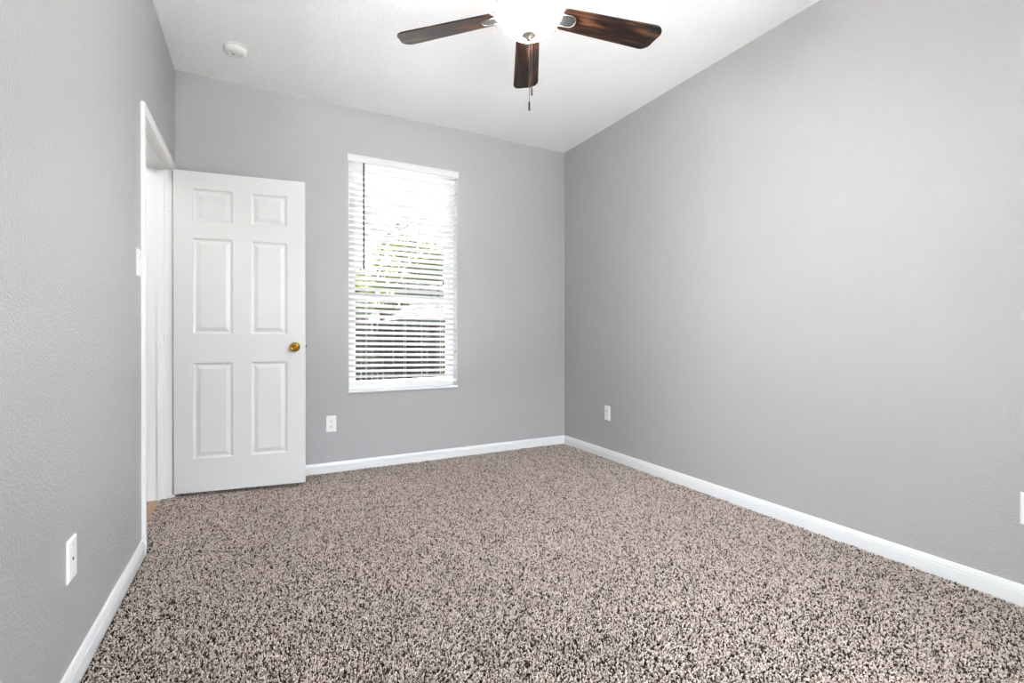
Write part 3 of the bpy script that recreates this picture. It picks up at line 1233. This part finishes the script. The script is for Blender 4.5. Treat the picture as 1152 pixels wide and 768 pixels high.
tree('leafy_tree', (5.3, 21.0, -0.32), [(0, 0, 4.3, 1.5), (-1.2, 0.3, 3.5, 1.1), (1.2, -0.2, 4.8, 1.2), (0.4, 0.2, 5.6, 0.9), (2.1, 0, 4.3, 0.8), (-0.3, -0.4, 3.0, 1.0)],
     2.4, M_leaf_y, 'tall yellow green tree seen through the blind', 2600, 0.13, 1)
tree('leafy_tree', (2.7, 18.0, -0.32), [(0, 0, 3.0, 0.85), (-0.8, 0.2, 2.6, 0.75), (0.45, 0, 2.4, 0.6)],
     1.6, M_leaf_y, 'low yellow green tree at the left of the window view', 1500, 0.12, 2)
tree('leafy_tree', (8.3, 24.0, -0.32), [(0, 0, 4.9, 1.3), (0.9, 0.1, 4.3, 0.9), (-0.9, 0, 4.4, 0.8)],
     2.8, M_leaf_g, 'sparse green tree at the right of the window view', 1100, 0.12, 3)


def prism(bm, pts_xz, y0, y1):
    a = [bm.verts.new((x, y0, z)) for x, z in pts_xz]
    c = [bm.verts.new((x, y1, z)) for x, z in pts_xz]
    bm.faces.new(a)
    bm.faces.new(c[::-1])
    for i in range(len(a)):
        j = (i + 1) % len(a)
        bm.faces.new((a[i], a[j], c[j], c[i]))


def slope_roof(bm, x0, x1, y0, y1, z0, z1, yr, th=0.15):
    """gable roof with its ridge along x"""
    for (ya, za, yb_, zb_) in ((y0, z0, yr, z1), (y1, z0, yr, z1)):
        a = [(x0, ya, za), (x1, ya, za), (x1, yb_, zb_), (x0, yb_, zb_)]
        lo_ = [bm.verts.new(p) for p in a]
        hi_ = [bm.verts.new((p[0], p[1], p[2] + th)) for p in a]
        bm.faces.new(lo_)
        bm.faces.new(hi_[::-1])
        for i in range(4):
            j = (i + 1) % 4
            bm.faces.new((lo_[i], lo_[j], hi_[j], hi_[i]))


M_tan = mat('tan_siding', (0.13, 0.07, 0.037), 0.8, 0.2)
M_olive = mat('olive_fascia', (0.045, 0.038, 0.012), 0.7, 0.2)
M_proof = tint(mat('pale_shingles', (0.52, 0.47, 0.46), 0.9, 0.1), 3, (0.19, 0.175, 0.185), (0.26, 0.24, 0.25))
M_maroon = mat('maroon_shutter', (0.10, 0.02, 0.02), 0.6, 0.2)
M_pale = mat('pale_siding', (0.30, 0.30, 0.34), 0.8, 0.2)
M_navy = mat('navy_strip', (0.03, 0.035, 0.08), 0.7, 0.2)
M_shed = tint(mat('grey_shingles', (0.12, 0.11, 0.11), 0.9, 0.1), 5, (0.035, 0.03, 0.034), (0.085, 0.075, 0.075))

h = empty('neighbour_house', (4.0, 25.0, -0.32))
tag(h, 'tan house with an olive eave behind the fence', 'house')
bm = bmesh.new()
box(bm, -1.0, 5.9, 24.6, 30.0, -0.32, 2.40)
local(obj('wall', bm, M_tan), h)
bm = bmesh.new()
box(bm, -1.4, 6.1, 23.95, 24.15, 2.30, 2.52)
local(obj('fascia', bm, M_olive), h)
bm = bmesh.new()
slope_roof(bm, -1.4, 6.3, 24.0, 30.6, 2.42, 4.0, 27.3, 0.12)
local(obj('roof', bm, M_proof), h)
for x in (4.55, 5.4):
    bm = bmesh.new()
    box(bm, x, x + 0.28, 24.55, 24.62, 1.2, 2.15)
    local(obj('shutter', bm, M_maroon), h)
bm = bmesh.new()
box(bm, 4.83, 5.4, 24.56, 24.62, 1.2, 2.15)
local(obj('window', bm, M_vinyl), h)

h = empty('neighbour_house', (9.7, 28.5, -0.32))
tag(h, 'pale grey house with a big gable roof on the right behind the shed', 'house')
bm = bmesh.new()
box(bm, 7.0, 12.4, 26.8, 33.0, -0.32, 3.5)
local(obj('wall', bm, M_pale), h)
bm = bmesh.new()
prism(bm, [(6.6, 3.51), (12.8, 3.51), (9.7, 6.3)], 26.4, 33.4)
local(obj('roof', bm, M_proof), h)
bm = bmesh.new()
box(bm, 6.6, 12.8, 26.3, 26.4, 3.36, 3.55)  # navy strip along the lower front edge of the roof
local(obj('fascia', bm, M_navy), h)
bm = bmesh.new()
box(bm, 9.0, 9.95, 26.74, 26.8, 1.4, 2.6)
local(obj('window', bm, M_glass), h)

h = empty('garden_shed', (6.3, 18.5, -0.32))
tag(h, 'low shed with a grey shingle roof behind the fence', 'shed')
bm = bmesh.new()
box(bm, 4.9, 8.9, 17.6, 20.2, -0.32, 1.62)
local(obj('wall', bm, M_pale), h)
bm = bmesh.new()
for (ya, yb_) in ((17.4, 18.9), (20.4, 18.9)):
    a = [(4.55, ya, 1.58), (9.2, ya, 1.58), (8.5, yb_, 2.36), (5.6, yb_, 2.36)]
    lo_ = [bm.verts.new(p) for p in a]
    hi_ = [bm.verts.new((p[0], p[1], p[2] + 0.08)) for p in a]
    bm.faces.new(lo_)
    bm.faces.new(hi_[::-1])
    for i in range(4):
        j = (i + 1) % 4
        bm.faces.new((lo_[i], lo_[j], hi_[j], hi_[i]))
for (xa, xb) in ((4.55, 5.6), (9.2, 8.5)):
    vs = [bm.verts.new(p) for p in ((xa, 17.4, 1.60), (xa, 20.4, 1.60), (xb, 18.9, 2.40))]
    bm.faces.new(vs)
local(obj('roof', bm, M_shed), h)
